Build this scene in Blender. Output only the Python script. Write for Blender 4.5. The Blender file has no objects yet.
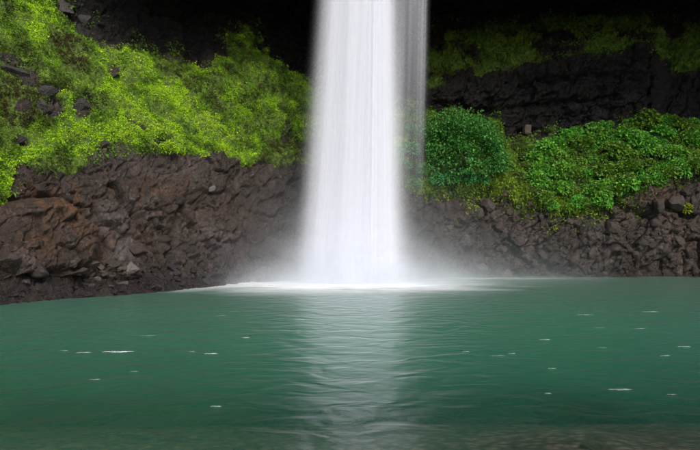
import bpy, bmesh, math, random
import numpy as np
from mathutils import Vector, Matrix, Euler

random.seed(7)
rng = np.random.default_rng(7)
scene = bpy.context.scene
C = scene.collection

# ------------------------------------------------------------------ camera, sky, sun, exposure
CAMZ, F, CX, HZ = 2.5, 600.0, 350.0, 245.5      # eye height; focal length, centre and horizon of a 700 px wide frame
cam = bpy.data.cameras.new('camera')
cam.sensor_width = 36.0
cam.lens = 36.0 * F / 700.0
cam.shift_y = (HZ - 225.0) / 700.0
cam.clip_end = 3000.0
camo = bpy.data.objects.new('camera', cam)
camo.location = (0, 0, CAMZ)
camo.rotation_euler = (math.radians(90), 0, 0)
C.objects.link(camo)
scene.camera = camo

SUN_EL, SUN_AZ = math.radians(41), math.radians(160)   # azimuth clockwise from +Y: behind the camera, a little to its right
world = bpy.data.worlds.new('World')
scene.world = world
world.use_nodes = True
wn = world.node_tree
bg = wn.nodes['Background']
sky = wn.nodes.new('ShaderNodeTexSky')
sky.sky_type = 'NISHITA'
sky.sun_disc = False
sky.sun_elevation = SUN_EL
sky.sun_rotation = SUN_AZ
sky.dust_density = 3.0
sky.air_density = 0.8
sky.ozone_density = 0.6
bg.inputs['Strength'].default_value = 0.12
wn.links.new(sky.outputs[0], bg.inputs['Color'])

sl = bpy.data.lights.new('sun', 'SUN')
sl.energy = 1.5
sl.angle = math.radians(22)
sl.color = (1.0, 0.96, 0.9)
so = bpy.data.objects.new('sun', sl)
sd = Vector((math.sin(SUN_AZ) * math.cos(SUN_EL), math.cos(SUN_AZ) * math.cos(SUN_EL), math.sin(SUN_EL)))
so.rotation_euler = sd.to_track_quat('Z', 'Y').to_euler()
so.location = sd * 80
C.objects.link(so)

vs = scene.view_settings
vs.view_transform = 'Standard'
vs.look = 'None'
vs.exposure = 0.75
vs.gamma = 1.0
cy = scene.cycles
cy.use_denoising = True
cy.adaptive_threshold = 0.03
cy.max_bounces = 6
cy.diffuse_bounces = 3
cy.glossy_bounces = 3
cy.transmission_bounces = 4
cy.volume_bounces = 2
cy.transparent_max_bounces = 48
cy.sample_clamp_indirect = 6.0
cy.volume_step_rate = 3.0

# ------------------------------------------------------------------ helpers
def tag(o, label=None, cat=None, group=None, kind=None):
    if label: o['label'] = label
    if cat: o['category'] = cat
    if group: o['group'] = group
    if kind: o['kind'] = kind
    return o

def link(name, mesh, mat=None, parent=None, loc=(0, 0, 0), rot=(0, 0, 0), scale=(1, 1, 1)):
    o = bpy.data.objects.new(name, mesh)
    C.objects.link(o)
    if mat is not None and mesh is not None and not mesh.materials:
        mesh.materials.append(mat)
    o.location, o.rotation_euler, o.scale = loc, rot, scale
    if parent is not None:
        o.parent = parent
    return o

def np_mesh(name, v, faces, smooth=False, **attrs):
    """faces: (n,k) index array; attrs: per-vertex floats or rgb rows"""
    m = bpy.data.meshes.new(name)
    v = np.asarray(v, np.float32); faces = np.asarray(faces, np.int32)
    n, k = faces.shape
    m.vertices.add(len(v)); m.vertices.foreach_set('co', v.ravel())
    m.loops.add(n * k); m.loops.foreach_set('vertex_index', faces.ravel())
    m.polygons.add(n)
    m.polygons.foreach_set('loop_start', np.arange(0, n * k, k, dtype=np.int32))
    m.polygons.foreach_set('loop_total', np.full(n, k, np.int32))
    m.polygons.foreach_set('use_smooth', np.full(n, smooth))
    for key, a in attrs.items():
        a = np.asarray(a, np.float32)
        if a.ndim == 1:
            at = m.attributes.new(key, 'FLOAT', 'POINT'); at.data.foreach_set('value', a)
        else:
            at = m.attributes.new(key, 'FLOAT_COLOR', 'POINT')
            at.data.foreach_set('color', np.concatenate([a, np.ones((len(a), 1), np.float32)], 1).ravel())
    m.update(calc_edges=True)
    m.validate()
    return m

def h3(ix, iy, iz, seed=0):
    h = (ix.astype(np.int64) * 374761393 + iy.astype(np.int64) * 668265263 + iz.astype(np.int64) * 2147483647 + seed * 974634777) & 0xFFFFFFFF
    h = ((h ^ (h >> 13)) * 1274126177) & 0xFFFFFFFF
    h = ((h ^ (h >> 16)) * 2246822519) & 0xFFFFFFFF
    return ((h ^ (h >> 15)) & 0xFFFFFF) / float(0xFFFFFF)

def vnoise(p, seed=0):
    i = np.floor(p); f = p - i; i = i.astype(np.int64)
    u = f * f * f * (f * (f * 6 - 15) + 10)
    r = 0
    for dx in (0, 1):
        wx = u[:, 0] if dx else 1 - u[:, 0]
        for dy in (0, 1):
            wy = u[:, 1] if dy else 1 - u[:, 1]
            for dz in (0, 1):
                wz = u[:, 2] if dz else 1 - u[:, 2]
                r = r + wx * wy * wz * h3(i[:, 0] + dx, i[:, 1] + dy, i[:, 2] + dz, seed)
    return r * 2 - 1

def fbm(p, oct=5, seed=0, gain=0.5, ridged=False):
    a, s, r = 1.0, 0.0, 0.0
    q = np.array(p, float)
    for o in range(oct):
        n = vnoise(q, seed + o * 17)
        if ridged: n = 1 - 2 * np.abs(n)
        r = r + a * n; s += a; a *= gain
        q = q * 2.03 + 11.3
    return r / s

def worley(p, seed=0):
    i = np.floor(p).astype(np.int64)
    f1 = np.full(len(p), 9.0); f2 = f1.copy(); cid = np.zeros(len(p)); tilt = np.zeros(len(p))
    for dx in (-1, 0, 1):
        for dy in (-1, 0, 1):
            for dz in (-1, 0, 1):
                c = i + np.array([dx, dy, dz])
                o = np.stack([h3(c[:, 0], c[:, 1], c[:, 2], seed + k) for k in range(3)], 1)
                df = p - (c + o)
                d = np.sqrt((df ** 2).sum(1))
                r = h3(c[:, 0], c[:, 1], c[:, 2], seed + 9)
                r2 = h3(c[:, 0], c[:, 1], c[:, 2], seed + 10)
                t = df[:, 2] * (r2 * 2 - 1) + df[:, 0] * (r - .5)
                near = d < f1
                f2 = np.where(near, f1, np.minimum(f2, d))
                cid = np.where(near, r, cid); tilt = np.where(near, t, tilt)
                f1 = np.where(near, d, f1)
    return f1, f2, cid, tilt

def sstep(a, b, x):
    t = np.clip((x - a) / (b - a), 0, 1)
    return t * t * (3 - 2 * t)

# ------------------------------------------------------------------ materials
def mat(name):
    m = bpy.data.materials.new(name); m.use_nodes = True
    nt = m.node_tree
    for n in list(nt.nodes): nt.nodes.remove(n)
    return m, nt, nt.nodes.new('ShaderNodeOutputMaterial')

class N:
    def __init__(s, nt): s.nt = nt
    def new(s, t, **kw):
        n = s.nt.nodes.new(t)
        for k, v in kw.items(): setattr(n, k, v)
        return n
    def put(s, sock, v):
        if isinstance(v, bpy.types.NodeSocket): s.nt.links.new(v, sock)
        elif v is not None:
            sock.default_value = v
    def math(s, op, a, b=None, clamp=False):
        n = s.new('ShaderNodeMath', operation=op, use_clamp=clamp)
        s.put(n.inputs[0], a)
        if b is not None: s.put(n.inputs[1], b)
        return n.outputs[0]
    def attr(s, name, color=False):
        n = s.new('ShaderNodeAttribute', attribute_name=name)
        return n.outputs['Color' if color else 'Fac']
    def mapping(s, scale=(1, 1, 1), rot=(0, 0, 0), loc=(0, 0, 0), coord='Object'):
        tc = s.new('ShaderNodeTexCoord'); m = s.new('ShaderNodeMapping')
        s.nt.links.new(tc.outputs[coord], m.inputs['Vector'])
        m.inputs['Scale'].default_value = scale; m.inputs['Rotation'].default_value = rot; m.inputs['Location'].default_value = loc
        return m.outputs[0]
    def noise(s, vec, scale, detail=5, rough=0.6, dist=0.0):
        n = s.new('ShaderNodeTexNoise')
        s.put(n.inputs['Vector'], vec)
        n.inputs['Scale'].default_value = scale; n.inputs['Detail'].default_value = detail
        n.inputs['Roughness'].default_value = rough; n.inputs['Distortion'].default_value = dist
        return n.outputs['Fac']
    def ramp(s, fac, stops):
        n = s.new('ShaderNodeValToRGB'); e = n.color_ramp.elements
        while len(e) < len(stops): e.new(0.5)
        for el, (p, c) in zip(e, stops):
            el.position = p; el.color = (*c, 1) if len(c) == 3 else c
        s.put(n.inputs[0], fac)
        return n.outputs[0]
    def rng(s, v, a, b, c=0.0, d=1.0):
        n = s.new('ShaderNodeMapRange', clamp=True)
        s.put(n.inputs[0], v)
        for i, x in enumerate((a, b, c, d)): n.inputs[i + 1].default_value = x
        return n.outputs[0]
    def mix(s, f, a, b, blend='MIX'):
        n = s.new('ShaderNodeMix', data_type='RGBA', blend_type=blend)
        s.put(n.inputs[0], f)
        for sock, v in ((n.inputs[6], a), (n.inputs[7], b)):
            s.put(sock, (*v, 1) if isinstance(v, tuple) and len(v) == 3 else v)
        return n.outputs[2]
    def bump(s, h, strength, dist, normal=None):
        n = s.new('ShaderNodeBump')
        s.put(n.inputs['Height'], h); n.inputs['Strength'].default_value = strength; n.inputs['Distance'].default_value = dist
        if normal is not None: s.put(n.inputs['Normal'], normal)
        return n.outputs[0]

def rock_colour(k, co):
    """mottled brown-grey volcanic rock"""
    big = k.noise(co, 0.6, 4, 0.62, 0.6)
    fine = k.noise(co, 4.6, 4, 0.72, 0.3)
    c = k.ramp(big, [(0.30, (0.018, 0.011, 0.008)), (0.45, (0.046, 0.029, 0.019)), (0.57, (0.074, 0.051, 0.037)), (0.72, (0.130, 0.105, 0.088))])
    c = k.mix(k.rng(fine, 0.40, 0.60), k.mix(0.82, c, (0.006, 0.0045, 0.004)), c)
    sp = k.noise(co, 11.0, 3, 0.65)
    c = k.mix(k.rng(sp, 0.56, 0.72, 0, 0.75), c, (0.20, 0.165, 0.135))
    return c, big, fine

def cliff_material():
    m, nt, out = mat('cliff_rock'); k = N(nt)
    co = k.mapping()
    st = k.mapping(scale=(1, 1, 0.22), rot=(0, math.radians(38), 0))
    c, big, fine = rock_colour(k, co)
    streak = k.noise(st, 4.2, 4, 0.68, 0.4)
    c = k.mix(k.rng(streak, 0.40, 0.60), k.mix(0.62, c, (0.014, 0.009, 0.007)), c)
    grey = k.math('MULTIPLY', k.attr('grey'), k.rng(big, 0.3, 0.6, 0.4, 1.0))
    c = k.mix(grey, c, k.mix(k.rng(fine, 0.35, 0.65), (0.055, 0.046, 0.047), (0.15, 0.132, 0.138)))
    rust = k.math('MULTIPLY', k.attr('rust'), k.rng(k.noise(st, 1.6, 4, 0.65, 0.8), 0.36, 0.60))
    c = k.mix(rust, c, k.mix(k.rng(fine, 0.35, 0.65), (0.048, 0.020, 0.008), (0.17, 0.082, 0.030)))
    shade_col = k.mix(k.rng(fine, 0.3, 0.75), (0.005, 0.0045, 0.005), (0.015, 0.0135, 0.0135))  # near-black tone, painted shade for the ledge and walls under the overhang
    c = k.mix(k.attr('basalt'), c, shade_col)
    damp = k.attr('wet')
    c = k.mix(k.math('MULTIPLY', k.attr('soak'), 0.6), c, (0.010, 0.008, 0.008))
    mo = k.ramp(k.noise(co, 2.2, 4, 0.68), [(0.3, (0.03, 0.045, 0.006)), (0.5, (0.08, 0.14, 0.008)), (0.7, (0.15, 0.27, 0.010))])
    mk = k.rng(k.math('ADD', k.attr('moss'), k.math('MULTIPLY', k.math('SUBTRACT', fine, 0.5), 0.9)), 0.35, 0.6)
    c = k.mix(mk, c, mo)
    b = k.new('ShaderNodeBsdfPrincipled')
    k.put(b.inputs['Specular IOR Level'], k.rng(k.attr('basalt'), 0, 1, 0.5, 0.26))  # sheen cut too where the shade is painted
    k.put(b.inputs['Base Color'], c)
    rgh = k.math('ADD', k.rng(damp, 0, 1, 0.62, 0.27), k.math('MULTIPLY', k.math('SUBTRACT', fine, 0.5), 0.5))
    k.put(b.inputs['Roughness'], k.math('MAXIMUM', rgh, k.math('MULTIPLY', mk, 0.8)))
    n1 = k.bump(streak, 0.9, 0.17)
    n2 = k.bump(k.noise(co, 9.0, 4, 0.78), 1.0, 0.13, n1)
    k.put(b.inputs['Normal'], n2)
    nt.links.new(b.outputs[0], out.inputs[0])
    return m

def stone_material(name, base, wet=0.5):
    m, nt, out = mat(name); k = N(nt)
    oi = k.new('ShaderNodeObjectInfo')
    tc = k.new('ShaderNodeTexCoord'); ad = k.new('ShaderNodeVectorMath', operation='ADD')
    nt.links.new(tc.outputs['Object'], ad.inputs[0]); nt.links.new(oi.outputs['Location'], ad.inputs[1])
    co = ad.outputs[0]
    c, big, fine = rock_colour(k, co)
    c = k.mix(base[3], c, base[:3], 'MIX')
    c = k.mix(k.rng(fine, 0.3, 0.75), k.mix(0.6, c, (0.015, 0.012, 0.011)), c)
    v = k.rng(oi.outputs['Random'], 0, 1, 0.55, 1.35)
    hs = k.new('ShaderNodeHueSaturation'); k.put(hs.inputs['Value'], v); k.put(hs.inputs['Color'], c)
    b = k.new('ShaderNodeBsdfPrincipled')
    k.put(b.inputs['Base Color'], hs.outputs[0])
    k.put(b.inputs['Roughness'], k.rng(fine, 0.2, 0.8, wet - 0.15, wet + 0.25))
    k.put(b.inputs['Normal'], k.bump(k.noise(co, 7.0, 4, 0.74), 1.0, 0.10))
    nt.links.new(b.outputs[0], out.inputs[0])
    return m

def leaf_material(name, rnd=0.25, trans=0.3):
    m, nt, out = mat(name); k = N(nt)
    oi = k.new('ShaderNodeObjectInfo')
    hs = k.new('ShaderNodeHueSaturation')
    k.put(hs.inputs['Color'], k.attr('tint', True))
    k.put(hs.inputs['Value'], k.rng(oi.outputs['Random'], 0, 1, 1 - rnd, 1 + rnd))
    k.put(hs.inputs['Hue'], k.rng(oi.outputs['Random'], 0, 1, 0.5 - 0.03 * (rnd > 0), 0.5 + 0.02 * (rnd > 0)))
    b = k.new('ShaderNodeBsdfPrincipled')
    k.put(b.inputs['Base Color'], hs.outputs[0]); b.inputs['Roughness'].default_value = 0.55
    b.inputs['Specular IOR Level'].default_value = 0.35
    t = k.new('ShaderNodeBsdfTranslucent'); k.put(t.inputs['Color'], hs.outputs[0])
    mx = k.new('ShaderNodeMixShader'); mx.inputs[0].default_value = trans
    nt.links.new(b.outputs[0], mx.inputs[1]); nt.links.new(t.outputs[0], mx.inputs[2])
    nt.links.new(mx.outputs[0], out.inputs[0])
    return m

M_CLIFF = cliff_material()
M_STONE = stone_material('face_stone', (0.062, 0.047, 0.038, 0.35), 0.45)
M_BOULDER = stone_material('shore_boulder', (0.060, 0.048, 0.042, 0.3), 0.42)
M_SLAB = stone_material('slab_rock', (0.15, 0.125, 0.092, 0.6), 0.5)
M_SUNK = stone_material('sunken_stone', (0.30, 0.20, 0.13, 0.85), 0.6)
M_PALE = stone_material('pale_boulder', (0.24, 0.21, 0.19, 0.75), 0.45)
M_DARK = stone_material('dark_outcrop', (0.040, 0.036, 0.040, 0.7), 0.5)
M_LEAF = leaf_material('cover_leaf', 0.0)
M_BUSH = leaf_material('bush_leaf', 0.28)

m, nt, out = mat('stem'); k = N(nt)
b = k.new('ShaderNodeBsdfPrincipled'); b.inputs['Roughness'].default_value = 0.7
k.put(b.inputs['Base Color'], k.ramp(k.noise(k.mapping(), 9), [(0.3, (0.03, 0.025, 0.012)), (0.7, (0.07, 0.07, 0.025))]))
nt.links.new(b.outputs[0], out.inputs[0]); M_STEM = m

# ------------------------------------------------------------------ the cliff: one continuous amphitheatre, roofed by its overhang
# surveyed columns: direction, waterline distance, then (elevation row, distance) of each break of slope; the lip, out of view, is lowered and pushed out to shade the walls
def zz(py, y): return CAMZ + (HZ - py) / F * y
#        px    ys    shelf       rock top     mid          veg top      ledge top    terrace      walltop    ceiling  lip         outer top
COLS = [
    (-500, 11.0, (0.5, 11.8), (2.4, 12.4), (5.0, 13.8), (9.0, 16.0), (10.5, 16.5), (14., 18.0), (20., 20.), (23., 20.), (26., 19.5), (32., 21.)),
    (-250, 16.0, (0.6, 17.0), (3.0, 17.8), (6.5, 19.6), (12., 22.5), (13.5, 23.0), (17., 25.0), (23., 27.), (25., 27.), (27., 26.5), (33., 28.)),
    (-100, 20.5, (0.6, 22.0), (zz(215, 22.8), 22.8), (zz(95, 25), 25.), (zz(-60, 29), 29.), (zz(-90, 30.), 30.), (zz(-130, 31.5), 31.5), (24.5, 33.), (26., 33.), (27.5, 32.5), (33., 34.)),
    (0,    25.0, (zz(284, 27.4), 27.4), (zz(196, 28.6), 28.6), (zz(95, 31), 31.), (zz(-25, 35.), 35.), (zz(-60, 36.), 36.), (zz(-90, 37.), 37.), (25.5, 38.5), (26.5, 38.5), (27.5, 38.), (33., 39.5)),
    (60,   27.4, (zz(284, 29.8), 29.8), (zz(176, 31.6), 31.6), (zz(95, 34.5), 34.5), (zz(8, 39.), 39.), (zz(-12, 40.), 40.), (zz(-45, 41.), 41.), (26., 42.5), (26.5, 42.), (23.5, 36.5), (33., 37.5)),
    (150,  31.6, (zz(281, 33.6), 33.6), (zz(152, 36.), 36.), (zz(100, 39.5), 39.5), (zz(52, 43.5), 43.5), (zz(38, 44.5), 44.5), (zz(8, 46.), 46.), (25.5, 48.), (26., 46.5), (21.6, 36.0), (33., 37.0)),
    (200,  35.0, (zz(281, 36.6), 36.6), (zz(155, 39.), 39.), (zz(105, 42.5), 42.5), (zz(58, 46.5), 46.5), (zz(45, 47.5), 47.5), (zz(10, 50.), 50.), (26., 51.5), (26.5, 49.), (21.8, 36.6), (33., 37.6)),
    (250,  39.6, (zz(279, 40.6), 40.6), (zz(164, 43.), 43.), (zz(110, 45.5), 45.5), (zz(38, 49.), 49.), (zz(22, 50.), 50.), (zz(2, 53.), 53.), (26.5, 54.), (26.8, 51.), (22.2, 38.4), (33., 39.4)),
    (300,  42.6, (zz(278, 43.6), 43.6), (zz(167, 46.), 46.), (zz(115, 49.), 49.), (zz(74, 52.), 52.), (zz(55, 54.), 54.), (zz(10, 57.), 57.), (27., 58.), (27.2, 54.), (22.8, 41.5), (33., 42.5)),
    (350,  44.2, (zz(277, 45.2), 45.2), (zz(172, 47.6), 47.6), (zz(125, 50.5), 50.5), (zz(90, 53.), 53.), (zz(70, 55.), 55.), (zz(15, 58.), 58.), (27.5, 60.), (27.5, 56.), (22.8, 41.8), (33., 42.8)),
    (430,  46.0, (zz(277, 46.8), 46.8), (zz(188, 48.8), 48.8), (zz(148, 51.), 51.), (zz(110, 53.), 53.), (zz(94, 53.2), 53.2), (zz(22, 60.), 60.), (28., 62.), (28., 58.), (22.8, 42.), (33., 43.)),
    (500,  47.3, (zz(275, 48.0), 48.0), (zz(192, 49.3), 49.3), (zz(165, 51.5), 51.5), (zz(140, 53.6), 53.6), (zz(78, 53.4), 53.4), (zz(22, 61.), 61.), (28.5, 63.), (28.5, 58.), (24.6, 42.), (33., 43.)),
    (560,  47.5, (zz(275, 48.2), 48.2), (zz(212, 49.2), 49.2), (zz(168, 51.5), 51.5), (zz(131, 54.), 54.), (zz(64, 53.6), 53.6), (zz(20, 61.), 61.), (28.5, 63.), (28.5, 58.), (24.6, 42.), (33., 43.)),
    (640,  47.3, (zz(275, 48.0), 48.0), (zz(197, 49.2), 49.2), (zz(155, 51.5), 51.5), (zz(118, 53.8), 53.8), (zz(50, 53.6), 53.6), (zz(18, 60.), 60.), (28.5, 62.), (28.5, 57.), (24.6, 41.), (33., 42.)),
    (658,  47.2, (zz(275, 47.9), 47.9), (zz(188, 49.1), 49.1), (zz(150, 51.5), 51.5), (zz(118, 53.8), 53.8), (zz(52, 54.0), 54.0), (zz(18, 60.), 60.), (28.5, 62.), (28.5, 57.), (24.6, 41.), (33., 42.)),
    (668,  47.1, (zz(275, 47.8), 47.8), (zz(184, 49.1), 49.1), (zz(148, 51.5), 51.5), (zz(118, 54.0), 54.0), (zz(82, 56.6), 56.6), (zz(18, 60.), 60.), (28.5, 62.), (28.5, 57.), (24.6, 41.), (33., 42.)),
    (700,  46.8, (zz(276, 47.5), 47.5), (zz(172, 49.0), 49.0), (zz(145, 51.3), 51.3), (zz(118, 53.8), 53.8), (zz(80, 56.), 56.), (zz(18, 60.), 60.), (28.5, 62.), (28.5, 57.), (24.6, 40.5), (33., 41.5)),
    (850,  43.0, (0.5, 43.8), (7.6, 45.3), (10., 47.5), (13., 49.5), (17., 50.5), (22., 54.), (28., 56.), (28., 52.), (26.5, 38.), (33., 39.)),
    (1000, 37.0, (0.5, 37.8), (6.6, 39.2), (9., 41.), (12., 43.), (15., 44.), (19., 46.), (27., 48.), (27., 45.), (26.5, 35.), (33., 36.)),
    (1200, 29.0, (0.5, 29.8), (5.5, 31.), (8., 32.5), (10., 34.5), (13., 35.5), (16., 37.), (25., 38.5), (26., 37.), (26.5, 32.), (33., 33.)),
]
cpx = np.array([c[0] for c in COLS], float)
ctrl = []
for c in COLS:
    ys = c[1]
    rows = [(-4.0, ys - 2.6), (-0.9, ys - 0.9), (0.0, ys)] + list(c[2:]) + [(36.0, c[-1][1] + 25.0)]
    ctrl.append(rows)
ctrl = np.array(ctrl)                                     # (cols, rows, [z, y])
PXS = np.concatenate([np.arange(-500, -40, 7.0), np.arange(-40, 740, 0.82), np.arange(740, 1201, 7.0)])
SEG = [8, 14, 34, 124, 84, 84, 84, 80, 44, 14, 30, 14, 6]
nr = ctrl.shape[1]
Z = np.stack([np.interp(PXS, cpx, ctrl[:, r, 0]) for r in range(nr)], 1)
Y = np.stack([np.interp(PXS, cpx, ctrl[:, r, 1]) for r in range(nr)], 1)
def smooth_cols(A, w=19):
    kern = np.hanning(w + 2)[1:-1]; kern /= kern.sum()
    P = np.pad(A, ((w // 2, w // 2), (0, 0)), mode='edge')
    return np.stack([np.convolve(P[:, j], kern, 'valid') for j in range(A.shape[1])], 1)
keepZ, keepY = Z[:, 7].copy(), Y[:, 7].copy()             # the ledge keeps its sharp end
Z, Y = smooth_cols(Z), smooth_cols(Y)
Z[:, 7], Y[:, 7] = keepZ, keepY
T = np.concatenate([np.linspace(r, r + 1, s, endpoint=False) for r, s in enumerate(SEG[:nr - 1])] + [[nr - 1]])
NR, NC = len(T), len(PXS)
ri = np.minimum(T.astype(int), nr - 2); rf = T - ri
GZ = Z[:, ri] * (1 - rf) + Z[:, ri + 1] * rf
GY = Y[:, ri] * (1 - rf) + Y[:, ri + 1] * rf
def smooth_rows(A, w=9):
    kern = np.hanning(w + 2)[1:-1]; kern /= kern.sum()
    P = np.pad(A, ((0, 0), (w // 2, w // 2)), mode='edge')
    r = sum(kern[j] * P[:, j:j + A.shape[1]] for j in range(w))
    return r
GZ, GY = smooth_rows(GZ), smooth_rows(GY)
GX = (PXS[:, None] - CX) / F * GY
V0 = np.stack([GX, GY, GZ], 2)
def normals(V):
    du = np.gradient(V, axis=0); dv = np.gradient(V, axis=1)
    n = np.cross(du, dv); n /= np.linalg.norm(n, axis=2, keepdims=True) + 1e-9
    return n
Nm = normals(V0)                                          # points to the open air
if Nm[NC // 2, 60, 1] > 0: Nm = -Nm
P = V0.reshape(-1, 3)
TT = np.broadcast_to(T[None, :], (NC, NR)).ravel()
PXf = np.broadcast_to(PXS[:, None], (NC, NR)).ravel()
PYf = HZ - F * (P[:, 2] - CAMZ) / P[:, 1]

# where moss and plants grow
jag = fbm(P * 0.45, 4, 5) * 16 + fbm(P * 1.7, 4, 8) * 13
low = np.interp(PXf, [-500, -60, 0, 8, 16, 30, 55, 75, 95, 110, 150, 200, 240, 300, 350, 405, 425, 470, 500, 540, 560, 600, 620, 650, 680, 700, 1200],
                     [215, 205, 205, 200, 168, 165, 176, 178, 152, 146, 152, 158, 165, 168, 175, 184, 190, 192, 190, 205, 216, 214, 205, 190, 180, 172, 172])
top = np.interp(PXf, [-500, 0, 50, 75, 95, 120, 160, 200, 225, 245, 262, 290, 310, 350, 430, 435, 500, 505, 560, 640, 700, 1200],
                     [-400, -150, -22, 6, 32, 46, 54, 56, 44, 26, 40, 66, 74, 95, 100, 104, 112, 138, 128, 114, 116, 116])
moss = sstep(0, 7, low + jag * 0.55 - PYf) * sstep(0, 22, PYf - top + jag * 1.0)
# bare outcrops among the moss
for (ax, ay, rx, ry, ang) in ((14, 68, 26, 9, 35), (28, 82, 10, 12, 30), (48, 92, 22, 5, 10), (50, 110, 15, 11, 20), (83, 107, 13, 15, 35), (112, 73, 8, 6, 0), (70, 12, 20, 7, 35), (84, 20, 9, 12, 20), (20, 142, 11, 5, -10), (22, 108, 9, 7, 0), (112, 146, 12, 4, 0), (160, 143, 11, 5, 0), (135, 128, 18, 4, 40), (287, 130, 6, 16, 10)):
    a = math.radians(ang); dx, dy = PXf - ax, PYf - ay
    e = ((dx * math.cos(a) + dy * math.sin(a)) / rx) ** 2 + ((-dx * math.sin(a) + dy * math.cos(a)) / ry) ** 2
    moss *= sstep(0.55, 1.25, np.sqrt(e) + jag * 0.012)
right = PXf > 418
terr = right * sstep(6.98, 7.12, TT) * sstep(8.35, 7.6, TT) * sstep(-0.25, 0.3, fbm(P * 0.5, 4, 21) + 0.12)
wall_moss = (~right) * sstep(-0.05, 0.35, fbm(P * 0.6, 4, 22)) * sstep(top - 26, top + 6, PYf) * (TT > 4)
mossA = np.clip(moss + terr * 0.8 + wall_moss * 0.35, 0, 1)
basalt = np.clip(np.where(right, sstep(5.75, 6.02, TT), np.maximum(sstep(5.75, 6.02, TT), sstep(top + 10, top - 4, PYf) * (TT > 4.5))) * (1 - terr * 0.6), 0, 1)  # mask of the shade painted into the rock colour below the roof
rust = np.zeros(len(P))
for (ax, ay, rx, ry, s) in ((52, 212, 46, 26, 1.0), (90, 238, 30, 24, 0.8), (30, 250, 40, 25, 0.55), (150, 190, 60, 30, 0.35), (205, 215, 40, 25, 0.25), (148, 240, 16, 14, 0.5), (655, 195, 30, 14, 0.6), (630, 212, 20, 9, 0.35), (680, 235, 30, 30, 0.35)):
    rust = np.maximum(rust, s * np.exp(-(((PXf - ax) / rx) ** 2 + ((PYf - ay) / ry) ** 2) * 1.1))
wet = np.clip(sstep(3.0, 0.0, P[:, 2]) + 0.75 * np.exp(-((PXf - 350) / 120) ** 2) + 0.45 * (fbm(P * 0.6, 3, 31) + .2), 0, 1)

grey = np.zeros(len(P))
for (ax, ay, rx, ry, s) in ((104, 222, 20, 14, 1.0), (120, 248, 15, 14, 1.0), (132, 206, 10, 14, .7), (8, 268, 14, 14, .7), (215, 240, 30, 22, .5), (600, 235, 20, 30, .45), (520, 235, 40, 20, .35), (665, 240, 30, 26, .5), (150, 168, 60, 12, .35)):
    grey = np.maximum(grey, s * np.exp(-(((PXf - ax) / rx) ** 2 + ((PYf - ay) / ry) ** 2) * 1.2))
soak = sstep(1.0, 0.2, P[:, 2] + 0.5 * fbm(P * 1.2, 3, 33)) * (TT < 3.6)
wx, wy = PXf + 5 * fbm(P * 1.1, 3, 34), PYf + 5 * fbm(P * 1.1, 3, 35)
def seg_dist(pts):
    d = np.full(len(P), 1e9)
    for (x0, y0), (x1, y1) in zip(pts[:-1], pts[1:]):
        vx, vy = x1 - x0, y1 - y0
        t = np.clip(((wx - x0) * vx + (wy - y0) * vy) / (vx * vx + vy * vy), 0, 1)
        d = np.minimum(d, np.hypot(wx - x0 - t * vx, wy - y0 - t * vy))
    return d
crack = np.zeros(len(P))
for w, dep, pts in ((3.0, 0.8, [(112, 184), (124, 200), (146, 226)]), (2.6, 0.6, [(62, 196), (84, 212), (100, 240), (103, 256)]), (2.0, 0.5, [(97, 206), (101, 238)]),
                    (2.2, 0.5, [(146, 226), (160, 252), (166, 276)]), (3.4, 0.7, [(36, 280), (58, 278), (80, 270)]), (2.4, 0.5, [(0, 204), (30, 196), (62, 196)]), (2.0, 0.45, [(180, 200), (205, 236), (222, 262)]),
                    (3.0, 0.6, [(605, 200), (630, 210), (650, 214)]), (3.2, 0.7, [(666, 205), (690, 216)]), (2.2, 0.5, [(610, 216), (598, 250), (606, 275)]), (2.4, 0.5, [(480, 205), (500, 240), (530, 262)]),
                    (4.0, 1.0, [(656, 56), (654, 84), (657, 112)]), (3.0, 0.7, [(480, 112), (540, 104), (620, 96)]), (2.5, 0.5, [(520, 88), (580, 76), (640, 74)])):
    crack = np.maximum(crack, dep * np.exp(-(seg_dist(pts) / w) ** 2))
# relief
ca, sa = math.cos(math.radians(38)), math.sin(math.radians(38))
Q = np.stack([P[:, 0] * ca - P[:, 2] * sa, P[:, 1], P[:, 0] * sa + P[:, 2] * ca], 1)
warp = np.stack([fbm(P * 0.8, 3, 40 + i) for i in range(3)], 1) * 0.5
left_w = sstep(330, 250, PXf)
f1, f2, cid, tl = worley((Q + warp) * np.array([0.62, 0.5, 0.30]), 3)
g1, g2, gid, gt = worley((Q + warp * .6) * np.array([1.7, 1.4, 1.0]), 4)
k1, k2, kid, kt = worley((P + warp * .4) * np.array([3.2, 3.0, 3.4]), 6)
lw, rw = left_w, 1 - left_w
patch = sstep(-0.15, 0.35, fbm(P * 0.5, 3, 55))             # blocky here, smooth there
rock = (0.60 * fbm(P * 0.28, 3, 50) + (0.55 - .2 * lw) * (cid - .5) + (0.30 + .10 * lw) * tl - (0.35 - .12 * lw) * sstep(0.10, 0.0, f2 - f1)
        + (1 - lw * (.55 - .5 * patch)) * (0.26 * (gid - .5) + (0.18 + .22 * lw) * gt - (0.16 - .06 * lw) * sstep(0.12, 0.0, g2 - g1))
        + (1 - lw * (.7 - .5 * patch)) * (0.15 * (kid - .5) + .12 * lw * kt - 0.07 * sstep(0.16, 0, k2 - k1))
        + (0.12 + .05 * lw) * fbm(Q * np.array([2.6, 2.0, 0.38]), 4, 60, 0.6, True) + (0.14 - .08 * lw) * fbm(P * 3.2, 4, 66, 0.65))
soft = 0.55 * fbm(P * 0.35, 4, 70) + 0.22 * fbm(P * 1.3, 4, 71) + 0.06 * fbm(P * 5, 3, 73) + 0.25
strata = 0.45 * fbm(P * np.array([0.12, 0.12, 1.1]), 4, 80, 0.55, True) + 0.30 * fbm(P * np.array([0.5, 0.5, 2.2]), 4, 84)
mw = np.clip(moss * 1.1, 0, 1)
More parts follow.
